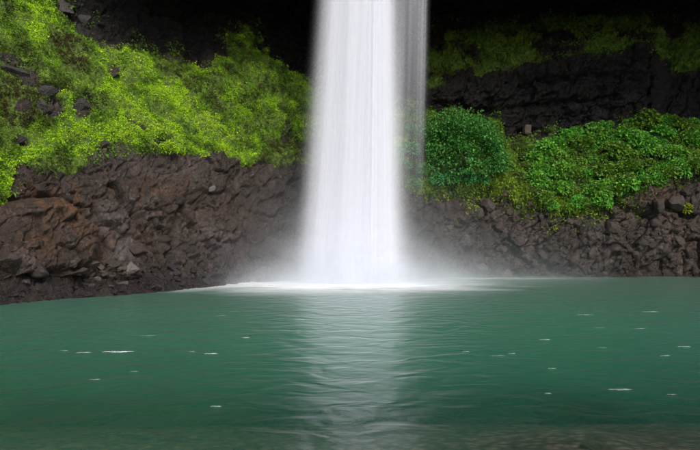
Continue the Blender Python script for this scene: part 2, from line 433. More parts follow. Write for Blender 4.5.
disp = rock * (1 - mw) + (soft + 0.35 * rock) * mw + 0.7 * strata * sstep(5.7, 6.1, TT) * (1 - mw)
disp *= 0.35 + 0.65 * np.clip(sstep(1.5, 3.2, TT), 0, 1)
# rounded rusty buttress at the left end of the shore
be = ((PXf - 40) / 62) ** 2 + ((PYf - 246) / 50) ** 2 + 0.25 * fbm(P * 0.7, 3, 36)
disp += 1.5 * sstep(1.15, 0.35, be)
disp -= crack
D = disp.reshape(NC, NR, 1)
V = V0 + Nm * D
VN = normals(V); VN *= np.sign((VN * Nm).sum(2, keepdims=True))
idx = np.arange(NC * NR).reshape(NC, NR)
faces = np.stack([idx[:-1, :-1], idx[1:, :-1], idx[1:, 1:], idx[:-1, 1:]], 2).reshape(-1, 4)
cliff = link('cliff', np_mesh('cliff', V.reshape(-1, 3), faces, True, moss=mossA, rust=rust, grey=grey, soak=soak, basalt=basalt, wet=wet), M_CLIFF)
tag(cliff, 'brown volcanic rock amphitheatre with mossy slopes and dark overhanging roof around the pool', 'cliff', kind='structure')

VF, NF = V.reshape(-1, 3), VN.reshape(-1, 3)
VPX = CX + F * VF[:, 0] / VF[:, 1]; VPY = HZ - F * (VF[:, 2] - CAMZ) / VF[:, 1]
AREA = (np.linalg.norm(np.gradient(V, axis=0), axis=2) * np.linalg.norm(np.gradient(V, axis=1), axis=2)).ravel()
DU = np.gradient(V, axis=0).reshape(-1, 3); DV = np.gradient(V, axis=1).reshape(-1, 3)
vis_rows = (TT > 1.9) & (TT < 9.0)

def at(px, py, tol=2.0):
    """the surface point that lies in this direction, nearest first"""
    a, b = np.searchsorted(PXS, [px - 28, px + 28]) * NR
    d = np.where(vis_rows[a:b], (VPX[a:b] - px) ** 2 + (VPY[a:b] - py) ** 2, 1e9)
    c = np.where(d < tol ** 2)[0]
    return int(a + (np.argmin(d) if len(c) == 0 else c[np.argmin(VF[a + c, 1])]))

# ------------------------------------------------------------------ pool: bed, water
def bed_z(x, y):
    q = np.clip(y - 4.0, 0, 40)
    sh = np.where(y < 4, np.interp(y, [-60, -12, -2, 4], [6.0, 2.0, 0.7, 0.0]), -np.minimum(0.03 * q + 0.014 * q * q, 4.5))
    pb = np.stack([np.ravel(x) * 0.35, np.ravel(y) * 0.45, np.zeros(np.size(x))], 1)
    sh = sh + 0.22 * fbm(pb, 3, 92).reshape(np.shape(y)) * sstep(3, 7, y) * sstep(16, 10, y)
    z = sh + np.interp(x, [-12, -2, 5, 10], [-0.40, -0.16, 0.10, 0.16]) * sstep(17, 6, y)
    return np.where(y > 5.2, np.minimum(z, -0.10), z)
bx = np.concatenate([[-900, -300, -120, -70], np.arange(-45, 46, 0.75), [70, 120, 300, 900]])
by = np.concatenate([[-900, -300, -120, -70], np.arange(-40, 5, 1.5), np.arange(5, 16, 0.22), np.arange(16, 62, 2.0)])
BX, BY = np.meshgrid(bx, by, indexing='ij')
bp = np.stack([BX.ravel(), BY.ravel(), np.zeros(BX.size)], 1)
bz = bed_z(bp[:, 0], bp[:, 1]) + 0.07 * fbm(bp * 0.9, 4, 90) + 0.03 * fbm(bp * 4, 3, 91)
bp[:, 2] = bz
bi = np.arange(BX.size).reshape(BX.shape)
m, nt, out = mat('pool_bed_gravel'); k = N(nt)
co = k.mapping()
c, big, fine = rock_colour(k, co)
vo = k.new('ShaderNodeTexVoronoi'); k.put(vo.inputs['Vector'], co); vo.inputs['Scale'].default_value = 6.0
c = k.mix(0.7, c, k.mix(k.rng(vo.outputs['Distance'], 0.1, 0.6), (0.42, 0.31, 0.23), (0.11, 0.078, 0.06)))
b = k.new('ShaderNodeBsdfPrincipled'); k.put(b.inputs['Base Color'], c); b.inputs['Roughness'].default_value = 0.8
k.put(b.inputs['Normal'], k.bump(vo.outputs['Distance'], 0.8, -0.08))
nt.links.new(b.outputs[0], out.inputs[0])
bed = link('pool_bed', np_mesh('pool_bed', bp, np.stack([bi[:-1, :-1], bi[1:, :-1], bi[1:, 1:], bi[:-1, 1:]], 2).reshape(-1, 4), True), m)
tag(bed, 'brown gravel bed of the pool, rising to the shallows in front', 'ground', kind='structure')

m, nt, out = mat('pool_water'); k = N(nt)
wave = k.noise(k.mapping(scale=(0.8, 1.15, 1)), 1.25, 2, 0.45, 0.7)
rip = k.noise(k.mapping(scale=(0.8, 1.2, 1)), 3.4, 2, 0.5, 0.4)
n1 = k.bump(wave, 0.5, 0.14)
n2 = k.bump(rip, 0.2, 0.035, n1)
fr = k.new('ShaderNodeFresnel'); fr.inputs['IOR'].default_value = 1.33; k.put(fr.inputs['Normal'], n2)
gl = k.new('ShaderNodeBsdfGlossy'); gl.inputs['Roughness'].default_value = 0.28; k.put(gl.inputs['Normal'], n2)
tr = k.new('ShaderNodeBsdfTransparent'); tr.inputs['Color'].default_value = (0.92, 0.92, 0.86, 1)
df = k.new('ShaderNodeBsdfDiffuse')                          # light scattered back by the silt in the water
k.put(df.inputs['Color'], k.mix(k.rng(k.noise(k.mapping(scale=(.5, 1, 1)), 0.12, 3), 0.3, 0.7), (0.018, 0.145, 0.080), (0.025, 0.172, 0.100)))
body = k.new('ShaderNodeMixShader')
k.put(body.inputs[0], k.attr('turbid')); nt.links.new(tr.outputs[0], body.inputs[1]); nt.links.new(df.outputs[0], body.inputs[2])
mx = k.new('ShaderNodeMixShader')
k.put(mx.inputs[0], fr.outputs[0]); nt.links.new(body.outputs[0], mx.inputs[1]); nt.links.new(gl.outputs[0], mx.inputs[2])
nt.links.new(mx.outputs[0], out.inputs['Surface'])
M_WATER = m
wx = np.concatenate([np.arange(-60, -14, 4.0), np.arange(-14, 14, 0.5), np.arange(14, 61, 4.0)]); wy = np.concatenate([np.arange(-2, 16, 0.3), np.arange(16, 62, 2.0)])
WX, WY = np.meshgrid(wx, wy, indexing='ij')
wp = np.stack([WX.ravel(), WY.ravel(), np.zeros(WX.size)], 1)
depth = np.clip(-bed_z(wp[:, 0], wp[:, 1]) - 0.07 * fbm(wp * 0.9, 4, 90), 0, 9)
wi = np.arange(WX.size).reshape(WX.shape)
water = link('pool_water', np_mesh('pool_water', wp, np.stack([wi[:-1, :-1], wi[1:, :-1], wi[1:, 1:], wi[:-1, 1:]], 2).reshape(-1, 4), True, turbid=1 - np.exp(-depth * 0.80)), M_WATER)
tag(water, 'turbid green water of the plunge pool', 'water', kind='structure')

# ------------------------------------------------------------------ waterfall
def fall_material(name, col=(0.86, 0.88, 0.945)):
    m, nt, out = mat(name); k = N(nt)
    uv = k.new('ShaderNodeCombineXYZ')
    k.put(uv.inputs[0], k.attr('su')); k.put(uv.inputs[1], k.attr('sv')); k.put(uv.inputs[2], k.attr('sheet'))
    s1 = k.noise(uv.outputs[0], 1.0, 2, 0.5, 0.0)
    s2 = k.noise(uv.outputs[0], 3.1, 2, 0.5, 0.0)
    s = k.math('ADD', k.math('MULTIPLY', k.rng(s1, 0.28, 0.68), 0.62), k.math('MULTIPLY', k.rng(s2, 0.25, 0.75), 0.22))
    a = k.math('MULTIPLY', k.math('ADD', s, 0.16), k.attr('dens'), clamp=True)
    d = k.new('ShaderNodeBsdfDiffuse'); d.inputs['Color'].default_value = (*col, 1)
    t = k.new('ShaderNodeBsdfTranslucent'); t.inputs['Color'].default_value = (*col, 1)
    m1 = k.new('ShaderNodeMixShader'); m1.inputs[0].default_value = 0.28
    nt.links.new(d.outputs[0], m1.inputs[1]); nt.links.new(t.outputs[0], m1.inputs[2])
    tr = k.new('ShaderNodeBsdfTransparent'); m2 = k.new('ShaderNodeMixShader')
    k.put(m2.inputs[0], a); nt.links.new(tr.outputs[0], m2.inputs[1]); nt.links.new(m1.outputs[0], m2.inputs[2])
    nt.links.new(m2.outputs[0], out.inputs[0])
    return m
M_FALL = fall_material('falling_water')

FY = 40.0
def pxx(px): return (px - CX) / F * FY
def curtain(sheets, seed):
    """sheets: (left0,right0,left1,right1 in m at the lip and the pool, depth offset, density, soft edge, fade start z, fade end z)"""
    vv, ff, su, sv, sh, de = [], [], [], [], [], []
    base = 0
    r = random.Random(seed)
    for n, (l0, r0, l1, r1, dy, dens, edge, za, zb) in enumerate(sheets):
        nu, nv = 36, 26
        ph = r.uniform(0, 9); bow = r.uniform(0.3, 0.7)
        for j in range(nv + 1):
            t = j / nv
            z = 30.0 * (1 - t) + 0.015
            g = max(0.0, (z - 24.0) / 6.0)
            for i in range(nu + 1):
                u = i / nu
                tt = t ** 1.15
                x = (l0 * (1 - u) + r0 * u) * (1 - tt) + (l1 * (1 - u) + r1 * u) * tt
                y = FY + dy * (0.55 + 0.6 * t) - bow * math.sin(math.pi * u) * 0.8 + 0.12 * math.sin(u * 9 + ph) + 0.08 * math.sin(u * 23 + 2 * ph) + 1.7 * g * g
                vv.append((x, y, z))
                su.append((u * (r1 - l1) + l1) * 0.85 + n * 7.3); sv.append(t * 0.55); sh.append(n * 3.7 + seed)
                e = min(1, u / edge) * min(1, (1 - u) / edge)
                e = e * e * (3 - 2 * e)
                f = 1.0 if za <= zb else float(np.clip((z - zb) / (za - zb), 0, 1))
                de.append(dens * e * f)
        for j in range(nv):
            for i in range(nu):
                a = base + j * (nu + 1) + i
                ff.append((a, a + 1, a + nu + 2, a + nu + 1))
        base += (nu + 1) * (nv + 1)
    return np_mesh('curtain', vv, ff, True, su=su, sv=sv, sheet=sh, dens=de)
wf = tag(link('waterfall', None, loc=(0, 0, 0)), 'tall white silky waterfall plunging from the overhang into the pool', 'waterfall')
rr = random.Random(3)
sheets = []
L0, R0, L1, R1 = pxx(323), pxx(405), pxx(284), pxx(420)
for n in range(9):
    a, b_ = 0.02 * n + rr.uniform(0, .03), 1 - 0.018 * n - rr.uniform(0, .03)
    sheets.append((L0 + (R0 - L0) * a, L0 + (R0 - L0) * b_, L1 + (R1 - L1) * a * .8, L1 + (R1 - L1) * b_, -0.9 + 0.22 * n, 0.32 + 0.07 * n, 0.27, 0, 0))
for n in range(7):
    a = rr.uniform(0.08, 0.66); b_ = a + rr.uniform(0.14, 0.32)
    sheets.append((L0 + (R0 - L0) * a, L0 + (R0 - L0) * b_, L1 + (R1 - L1) * a, L1 + (R1 - L1) * b_, rr.uniform(-1.1, 0.9), rr.uniform(0.5, 0.9), 0.45, 0, 0))
link('main_curtain', curtain(sheets, 1), M_FALL, wf)
sheets = []
for n in range(3):
    sheets.append((pxx(396 + n), pxx(434 - n), pxx(385), pxx(428), -0.2 + 0.3 * n, 0.16, 0.36, 18.0, 4.5))
for (a, w, d) in ((424, 9, 0.34), (428, 5, 0.3), (413, 8, 0.2), (405, 10, 0.3)):
    sheets.append((pxx(a - w / 2), pxx(a + w / 2), pxx(a - 8 - w * .6), pxx(a - 8 + w * .6), rr.uniform(-.3, .8), d, 0.45, 15.0, 5.0))
link('side_veil', curtain(sheets, 5), M_FALL, wf)
# lower skirt, where the column breaks into spray
sheets = []
for n in range(4):
    w = 3.2 + 0.7 * n
    x0 = pxx(352)
    sheets.append((x0 - w * 1.0, x0 + w * 1.0, x0 - w * 1.08, x0 + w * 1.08, -1.3 + 0.5 * n, 0.16, 0.45, 0.0, 6.5))
def skirt_fix(me):
    d = me.attributes['dens'].data; co = me.vertices
    for i, v in enumerate(co):
        f = max(0.0, 1 - v.co.z / 6.5); d[i].value = 0.55 * f ** 1.6 * (d[i].value / 1.0 if d[i].value > 0 else 0)
sheets = [(*s[:5], 1.0, s[6], 0, 0) for s in sheets]
sk = curtain(sheets, 9); skirt_fix(sk)
link('spray_skirt', sk, M_FALL, wf)

# foam spread over the water around the foot
def foam_material(name):
    m, nt, out = mat(name); k = N(nt)
    co = k.mapping(scale=(0.5, 1.6, 1))
    s = k.noise(co, 1.2, 6, 0.65, 0.6)
    a = k.math('MULTIPLY', k.attr('dens'), k.rng(s, 0.25, 0.62, 0.5, 1.0), clamp=True)
    if name == 'fleck':
        oi = k.new('ShaderNodeObjectInfo'); sz = k.noise(k.mapping(scale=(1.2, .5, 1)), 2.6, 4, 0.7, 0.8)
        a = k.math('MULTIPLY', k.math('MULTIPLY', k.attr('dens'), k.rng(sz, 0.35, 0.62)), oi.outputs['Alpha'], clamp=True)
    d = k.new('ShaderNodeBsdfDiffuse'); d.inputs['Color'].default_value = (0.84, 0.87, 0.88, 1)
    tr = k.new('ShaderNodeBsdfTransparent'); mx = k.new('ShaderNodeMixShader')
    k.put(mx.inputs[0], a); nt.links.new(tr.outputs[0], mx.inputs[1]); nt.links.new(d.outputs[0], mx.inputs[2])
    nt.links.new(mx.outputs[0], out.inputs[0])
    return m
M_FOAM = foam_material('foam')
M_FLECK = foam_material('fleck')
fx = np.linspace(-14, 24, 190); fy = np.linspace(28.5, 48.5, 130)
FX, FYg = np.meshgrid(fx, fy, indexing='ij')
fp = np.stack([FX.ravel(), FYg.ravel(), np.zeros(FX.size)], 1)
nz = fbm(fp * np.array([0.35, 0.8, 1]), 4, 120)
r1 = np.sqrt(((fp[:, 0] - 0.2) / np.where(fp[:, 0] > 0, 10.5, 12.5)) ** 2 + ((fp[:, 1] - 39.0) / np.where(fp[:, 1] < 39.0, 9.6, 6)) ** 2)
dn = 1.25 * sstep(1.10, 0.12, r1 + nz * 0.22)
band = np.exp(-((fp[:, 1] - (44.2 + 0.10 * fp[:, 0])) / 1.0) ** 2) * sstep(22, 6, fp[:, 0]) * (fp[:, 0] > -2) * 0.6
sa_, sb_ = np.array([-10.4, 31.0]), np.array([-6.6, 39.5])
tq = np.clip(((fp[:, :2] - sa_) @ (sb_ - sa_)) / ((sb_ - sa_) ** 2).sum(), 0, 1)
shore_d = np.linalg.norm(fp[:, :2] - sa_ - tq[:, None] * (sb_ - sa_), axis=1)
dn = np.clip(dn + band * (0.6 + nz) + 0.30 * np.exp(-(shore_d / 1.3) ** 2) * sstep(0, .35, tq) * (0.55 + nz), 0, 1.2)
fp[:, 2] = 0.008 + 0.05 * np.clip(dn - .2, 0, 1) * (0.6 + 0.5 * fbm(fp * np.array([1.2, 1.6, 1]), 3, 121))
fi = np.arange(FX.size).reshape(FX.shape)
fq = np.stack([fi[:-1, :-1], fi[1:, :-1], fi[1:, 1:], fi[:-1, 1:]], 2).reshape(-1, 4)
fq = fq[(dn[fq] > 0.004).any(1)]
fo = link('foam', np_mesh('foam', fp, fq, True, dens=dn), M_FOAM)
tag(fo, 'white foam spreading over the water around the foot of the waterfall', 'foam', kind='stuff')

# spray mist: a soft cloud of droplets around the foot
m, nt, out = mat('spray_mist'); k = N(nt)
tc = k.new('ShaderNodeTexCoord'); sx = k.new('ShaderNodeSeparateXYZ')
nt.links.new(tc.outputs['Object'], sx.inputs[0])
def gauss(v, c, w):
    d = k.math('DIVIDE', k.math('SUBTRACT', v, c), w)
    return k.math('POWER', 2.718, k.math('MULTIPLY', k.math('MULTIPLY', d, d), -1.0))
gz = k.math('POWER', 2.718, k.math('MULTIPLY', sx.outputs[2], -0.55))
g = k.math('MULTIPLY', k.math('MULTIPLY', gauss(sx.outputs[0], 0.3, 4.9), gauss(sx.outputs[1], 40.3, 3.2)), gz)
g2 = k.math('MULTIPLY', k.math('MULTIPLY', gauss(sx.outputs[0], 3.0, 11.0), gauss(sx.outputs[1], 43.5, 2.6)), k.math('POWER', 2.718, k.math('MULTIPLY', sx.outputs[2], -0.9)))
nz_ = k.rng(k.noise(k.mapping(scale=(1, 1, 1.3)), 0.55, 3, 0.6), 0.3, 0.7, 0.4, 1.5)
g3 = k.math('MULTIPLY', k.math('MULTIPLY', gauss(sx.outputs[0], 0.0, 6.5), gauss(sx.outputs[1], 38.3, 2.6)), k.math('POWER', 2.718, k.math('MULTIPLY', sx.outputs[2], -1.7)))
den = k.math('MULTIPLY', k.math('ADD', k.math('MULTIPLY', g3, 0.5), k.math('ADD', k.math('MULTIPLY', g, 0.52), k.math('MULTIPLY', g2, 0.15))), nz_)
pv = k.new('ShaderNodeVolumePrincipled')
pv.inputs['Color'].default_value = (0.90, 0.95, 1.0, 1)
k.put(pv.inputs['Density'], den)
nt.links.new(pv.outputs[0], out.inputs['Volume'])
bm = bmesh.new()
bmesh.ops.create_cube(bm, size=1, matrix=Matrix.Translation((2, 40.5, 4.23)) @ Matrix.Diagonal((34, 17, 8.4, 1)))
me = bpy.data.meshes.new('spray_mist'); bm.to_mesh(me); bm.free()
tag(link('spray_mist', me, m), 'pale spray mist drifting around the foot of the waterfall', 'mist', kind='stuff')

# ------------------------------------------------------------------ stones and boulders
def stone_mesh(seed, sub=2, rough=0.10, cuts=9):
    r = random.Random(seed)
    bm = bmesh.new(); bmesh.ops.create_icosphere(bm, subdivisions=sub, radius=1.0)
    for _ in range(cuts):
        n = Vector((r.gauss(0, 1), r.gauss(0, 1), r.gauss(0, 1))).normalized(); d = r.uniform(0.45, 0.8)
        for v in bm.verts:
            e = v.co.dot(n) - d
            if e > 0: v.co -= n * e * 0.96
    co = np.array([v.co for v in bm.verts])
    nn = fbm(co * 1.7 + seed * 3.1, 4, seed)
    for v, q in zip(bm.verts, nn): v.co *= 1 + rough * q * 2
    me = bpy.data.meshes.new('stone'); bm.to_mesh(me); bm.free()
    return me
face_meshes = []
for s in range(14):
    me = stone_mesh(100 + s, 2, 0.06, 11); me.materials.append(M_STONE); face_meshes.append(me)
rs = random.Random(11)
taken = []
tries = 0
while len(taken) < 250 and tries < 4000:
    tries += 1
    px = rs.uniform(432, 712); py = rs.uniform(186, 276)
    size = rs.choice([2.6, 3.4, 4.6, 6.0, 8.0, 10.5]) * rs.uniform(0.8, 1.15)
    lo = np.interp(px, [430, 470, 500, 540, 560, 600, 620, 650, 680, 712], [196, 198, 198, 212, 222, 220, 214, 200, 190, 182])
    if py < lo: continue
    if any((px - a) ** 2 + (py - b_) ** 2 < ((size + c_) * 0.72) ** 2 for a, b_, c_ in taken): continue
    taken.append((px, py, size))
    i = at(px, py)
    s = size * VF[i, 1] / F
    p = VF[i] - NF[i] * s * 0.62
    link('stone', rs.choice(face_meshes), None, cliff, p, (rs.uniform(0, 6), rs.uniform(0, 6), rs.uniform(0, 6)), (s * rs.uniform(.85, 1.3), s * rs.uniform(.8, 1.1), s * rs.uniform(.65, 1.0)))
# blocks standing out of the brown face beside the fall
for _ in range(36):
    px = rs.uniform(105, 300); py = rs.uniform(175, 262); size = rs.choice([2.2, 3.0, 3.8, 5.5])
    i = at(px, py); s = size * VF[i, 1] / F
    link('stone', rs.choice(face_meshes), None, cliff, VF[i] - NF[i] * s * 0.45, (rs.uniform(0, 6), rs.uniform(0, 6), rs.uniform(0, 6)), (s * rs.uniform(.9, 1.4), s * rs.uniform(.8, 1.1), s * rs.uniform(.6, .9)))

bould = [stone_mesh(300 + s, 4, 0.07, 12) for s in range(9)]
def boulder(i_mesh, px, py, size, label, material=M_BOULDER, group=None, name='boulder', flat=0.75, sink=0.15, wide=1.2):
    i = at(px, py, 2.5); s = size * VF[i, 1] / F
    me = bould[i_mesh % len(bould)].copy(); me.materials.append(material)
    o = link(name, me, None, None, VF[i] - NF[i] * s * sink, (rs.uniform(-.3, .3), rs.uniform(-.4, .4), rs.uniform(0, 6)), (s * wide, s * rs.uniform(.8, 1.0), s * flat))
    return tag(o, label, 'rock', group)
boulder(0, 132, 266, 11, 'large pale grey boulder at the end of the slab heap on the shore', M_PALE)
boulder(1, 113, 259, 9, 'flat brown slab leaning against the pale grey boulder', material=M_SLAB, flat=0.45, wide=1.5)
boulder(2, 95, 263, 9, 'flat brown slab in the middle of the shore slab heap', material=M_SLAB, flat=0.4, wide=1.5)
boulder(3, 84, 272, 8, 'tilted dark slab at the outer end of the shore slab heap', flat=0.55, wide=1.3)
boulder(4, 99, 279, 5, 'small pale stone lying in front of the slab heap', M_PALE)
boulder(5, 77, 265, 3.5, 'small white upright stone beside the rusty buttress', M_PALE, flat=1.5, wide=0.8)
boulder(6, 27, 281, 7, 'pale grey rounded stone under the rusty buttress', M_PALE)
boulder(7, 8, 262, 14, 'broad grey boulder bulging from the foot of the rusty buttress', M_BOULDER, flat=0.8)
boulder(8, 40, 270, 13, 'broad brown boulder under the rusty buttress beside the pale stone', M_BOULDER, flat=0.7)
boulder(2, 243, 273, 8, 'dark wet boulder at the edge of the waterfall foam', M_DARK)
boulder(5, 214, 190, 5, 'small tan block jutting from the brown face beside the fall', M_PALE)
boulder(1, 247, 192, 6, 'dark tan block with a shadowed underside jutting beside the fall', M_BOULDER)
boulder(3, 140, 250, 11, 'angular grey block above the pale shore boulder', M_BOULDER)
for n in range(34):
    px = rs.uniform(66, 128); py = rs.uniform(262, 284)
    boulder(rs.randrange(9), px, py, rs.uniform(2.4, 5.5), 'small broken rock lying in the slab heap on the shore', M_SLAB, 'broken rocks in the shore slab heap', flat=0.6)
for n in range(46):
    px = rs.uniform(140, 262); py = rs.uniform(258, 284) + (200 - px) * 0.04
    boulder(rs.randrange(9), px, py, rs.uniform(2.2, 6.0), 'dark wet rock piled at the waterline beside the waterfall foam', M_DARK, 'dark rocks piled at the waterline', flat=0.8)
for n in range(40):
    px = rs.uniform(-8, 150); py = rs.uniform(287, 303) - px * 0.06
    boulder(rs.randrange(9), px, py, rs.uniform(1.6, 4.0), 'dark low stone on the wet shelf below the rusty buttress', M_DARK, 'stones on the wet shore shelf', flat=0.5)
for (px, py, s, w, lab) in (
        (14, 66, 15, 1.3, 'long dark outcrop at the upper end of the rock band crossing the bright moss'),
        (27, 80, 11, 1.0, 'dark outcrop just below the long upper one in the moss rock band'),
        (46, 91, 11, 1.6, 'wide low dark outcrop in the middle of the moss rock band'),
        (50, 109, 14, 1.1, 'blunt dark outcrop under the wide low one in the moss rock band'),
        (82, 105, 13, 0.95, 'dark outcrop ending the rock band on the side towards the waterfall'),
        (112, 73, 7, 1.2, 'small lone dark rock surrounded by bright moss'),
        (66, 10, 12, 1.5, 'dark outcrop at the upper moss edge where the black overhang begins'),
        (84, 22, 10, 0.9, 'smaller dark outcrop under the one where the black overhang begins'),
        (20, 143, 9, 1.3, 'small dark outcrop low in the moss above the rusty buttress'),
        (108, 146, 7, 1.4, 'dark rock at the lower moss edge on top of the brown face')):
    boulder(rs.randrange(9), px, py, s, lab, M_DARK, 'rock outcrops in the moss slope', name='rock_outcrop', sink=0.4, wide=w)
# a short upright block at the head of the green bank
i = at(527, 134); s = 4.2 * VF[i, 1] / F
bm = bmesh.new(); bmesh.ops.create_cube(bm, size=1, matrix=Matrix.Diagonal((1, 0.9, 1.6, 1)))
bmesh.ops.bevel(bm, geom=bm.edges[:], offset=0.12, segments=2, affect='EDGES')
for v in bm.verts: v.co += Vector((rs.uniform(-.06, .06), rs.uniform(-.06, .06), rs.uniform(-.08, .08)))
me = bpy.data.meshes.new('stone_block'); bm.to_mesh(me); bm.free()
tag(link('stone_block', me, M_SLAB, None, (VF[i, 0], VF[i, 1] - .3, VF[i, 2] + .35), (0, 0.06, 0.2), (s * 1.6, s * 1.6, s * 1.35)), 'small pale squarish stone block standing at the foot of the dark ledge', 'rock')
# stones lying in the shallows
for n in range(26):
    x = rs.uniform(-4, 6.5); y = rs.uniform(6.8, 9.4)
    s = rs.uniform(0.07, 0.2)
    z = float(bed_z(np.array([x]), np.array([y]))[0])
    me = bould[n % 9].copy(); me.materials.append(M_SUNK)
    tag(link('sunken_stone', me, None, None, (x, y, z - 0.06), (0, 0, rs.uniform(0, 6)), (s * 1.5, s * 1.1, s * 0.7)), 'dim brown stone lying under the shallow green water', 'rock', 'stones under the shallow water')

# ------------------------------------------------------------------ vegetation
def leaf_cloud(P, Dr, S, L, W, cup=0.25, droop=0.25):
    """one folded four-point leaf per row: base P, direction Dr, side S"""
    up = np.cross(S, Dr)
    tip = P + Dr * L[:, None] - np.array([0, 0, 1]) * (L * droop)[:, None]
    mid = P + Dr * (L * 0.5)[:, None]
    a = mid + S * (W * .5)[:, None] + up * (W * cup)[:, None]
    b_ = mid - S * (W * .5)[:, None] + up * (W * cup)[:, None]
    n = len(P)
    v = np.stack([P, a, tip, b_], 1).reshape(-1, 3)
    o = np.arange(n)[:, None] * 4
    f = np.concatenate([o + np.array([[0, 1, 2]]), o + np.array([[0, 2, 3]])], 0)
    return v, f

def unit(a): return a / (np.linalg.norm(a, axis=1, keepdims=True) + 1e-9)

def cover(name, weight, count, leaves, size, cols, seed, spread=1.0, gap=0.0, patches=()):
    """tufts of small leaves rooted all over a mossy slope; cols: colour rows picked by patchy noise"""
    r = np.random.default_rng(seed)
    w = weight * AREA * vis_rows
    if gap: w = w * (1 - gap * sstep(0.12, -0.12, fbm(VF * 1.1, 4, 300)))
    w = w / w.sum()
    i = r.choice(len(w), count, p=w)
    base = VF[i] + DU[i] * r.uniform(-.5, .5, (count, 1)) + DV[i] * r.uniform(-.5, .5, (count, 1)) - NF[i] * 0.02
    pat = 0.58 + fbm(base * 0.22, 3, 301) * 0.9 + fbm(base * 0.8, 4, 302) * 1.15 + fbm(base * 3.0, 3, seed + 1) * 0.3
    if patches:                                            # stands of lighter and of browner growth
        bx_, by_ = CX + F * base[:, 0] / base[:, 1], HZ - F * (base[:, 2] - CAMZ) / base[:, 1]
        for (ax, ay, rx, ry, g_) in patches:
            pat = pat + g_ * np.exp(-((bx_ - ax) / rx) ** 2 - ((by_ - ay) / ry) ** 2)
    rep = np.repeat(np.arange(count), leaves)
    n = len(rep)
    nn = NF[i][rep]; up = np.array([0, 0, 1.0])
    d = unit(nn * 0.55 + up * 0.35 + r.normal(0, 0.55 * spread, (n, 3)))
    s = unit(np.cross(d, nn + r.normal(0, .5, (n, 3))))
    hgt = r.uniform(0, 1, n)
    sc = (0.6 + 0.8 * r.random(count))[rep] * size
    Pb = base[rep] + nn * (hgt * sc * 0.8)[:, None] + r.normal(0, .5, (n, 3)) * sc[:, None] * 0.9
    L = sc * r.uniform(.6, 1.2, n); W = L * r.uniform(.5, .8, n)
    v, f = leaf_cloud(Pb, d, s, L, W)
    cols = np.array(cols)
    q = np.clip(pat[rep] + r.normal(0, .06, n), 0, 0.999) * (len(cols) - 1)
    j = q.astype(int); fr_ = (q - j)[:, None]
    c = cols[j] * (1 - fr_) + cols[j + 1] * fr_
    c = c * r.uniform(.86, 1.12, (n, 1))
    return link(name, np_mesh(name, v, f, False, tint=np.repeat(c, 4, 0)), M_LEAF)

mossL = moss * (PXf < 418)
mossR = moss * (PXf >= 405)
PATCH = ((70, 138, 70, 22, .45), (10, 160, 22, 26, .5), (95, 80, 45, 26, .25), (215, 112, 60, 34, .3), (15, 40, 40, 30, .2), (72, 44, 36, 16, -.35), (268, 85, 24, 44, -.35), (38, 112, 30, 16, -.3), (170, 75, 30, 14, -.2), (300, 120, 16, 40, -.2))
YG = [(0.060, 0.050, 0.016), (0.060, 0.085, 0.010), (0.080, 0.15, 0.008), (0.17, 0.33, 0.008), (0.28, 0.51, 0.010), (0.40, 0.63, 0.016)]
c1 = cover('moss_cover', mossL, 125000, 4, 0.078, YG, 201, gap=0.75, patches=PATCH)
c1b = cover('fern_cover', mossL, 3500, 6, 0.14, YG, 205, gap=0.85, patches=PATCH)
tag(c1b, 'loose tufts of larger yellow green ferns rising out of the bright moss slope', 'ferns', kind='stuff')
tag(c1, 'bright yellow green moss and small ferns carpeting the steep slope above the rusty buttress', 'moss', kind='stuff')
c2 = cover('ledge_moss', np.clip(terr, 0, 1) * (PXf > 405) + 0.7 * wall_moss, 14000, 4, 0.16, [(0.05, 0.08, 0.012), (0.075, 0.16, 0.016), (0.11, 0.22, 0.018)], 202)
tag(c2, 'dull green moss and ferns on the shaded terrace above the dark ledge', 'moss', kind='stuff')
under = mossR * np.clip(1.0 - 0.0 * PXf, 0, 1)
c3 = cover('ground_cover', under, 17000, 4, 0.19, [(0.03, 0.045, 0.012), (0.04, 0.10, 0.015), (0.075, 0.17, 0.018), (0.13, 0.25, 0.02)], 203)
tag(c3, 'low mixed green undergrowth between the leafy plants on the bank', 'undergrowth', kind='stuff')
fringe = (np.exp(-((PYf - low + 6) / 9.0) ** 2) + 0.12 * np.exp(-((PYf - low - 12) / 12.0) ** 2) * (fbm(P * 0.9, 3, 23) > 0.1)) * (PXf > 395) * (PXf < 720) * np.where(PXf < 560, 1, 0.3) * (TT < 5.5) * (TT > 3)
c4 = cover('moss_fringe', fringe, 5000, 4, 0.17, [(0.05, 0.08, 0.012), (0.12, 0.20, 0.015), (0.24, 0.35, 0.02)], 204)
tag(c4, 'yellow green moss fringe hanging over the top of the dark stones', 'moss', kind='stuff')

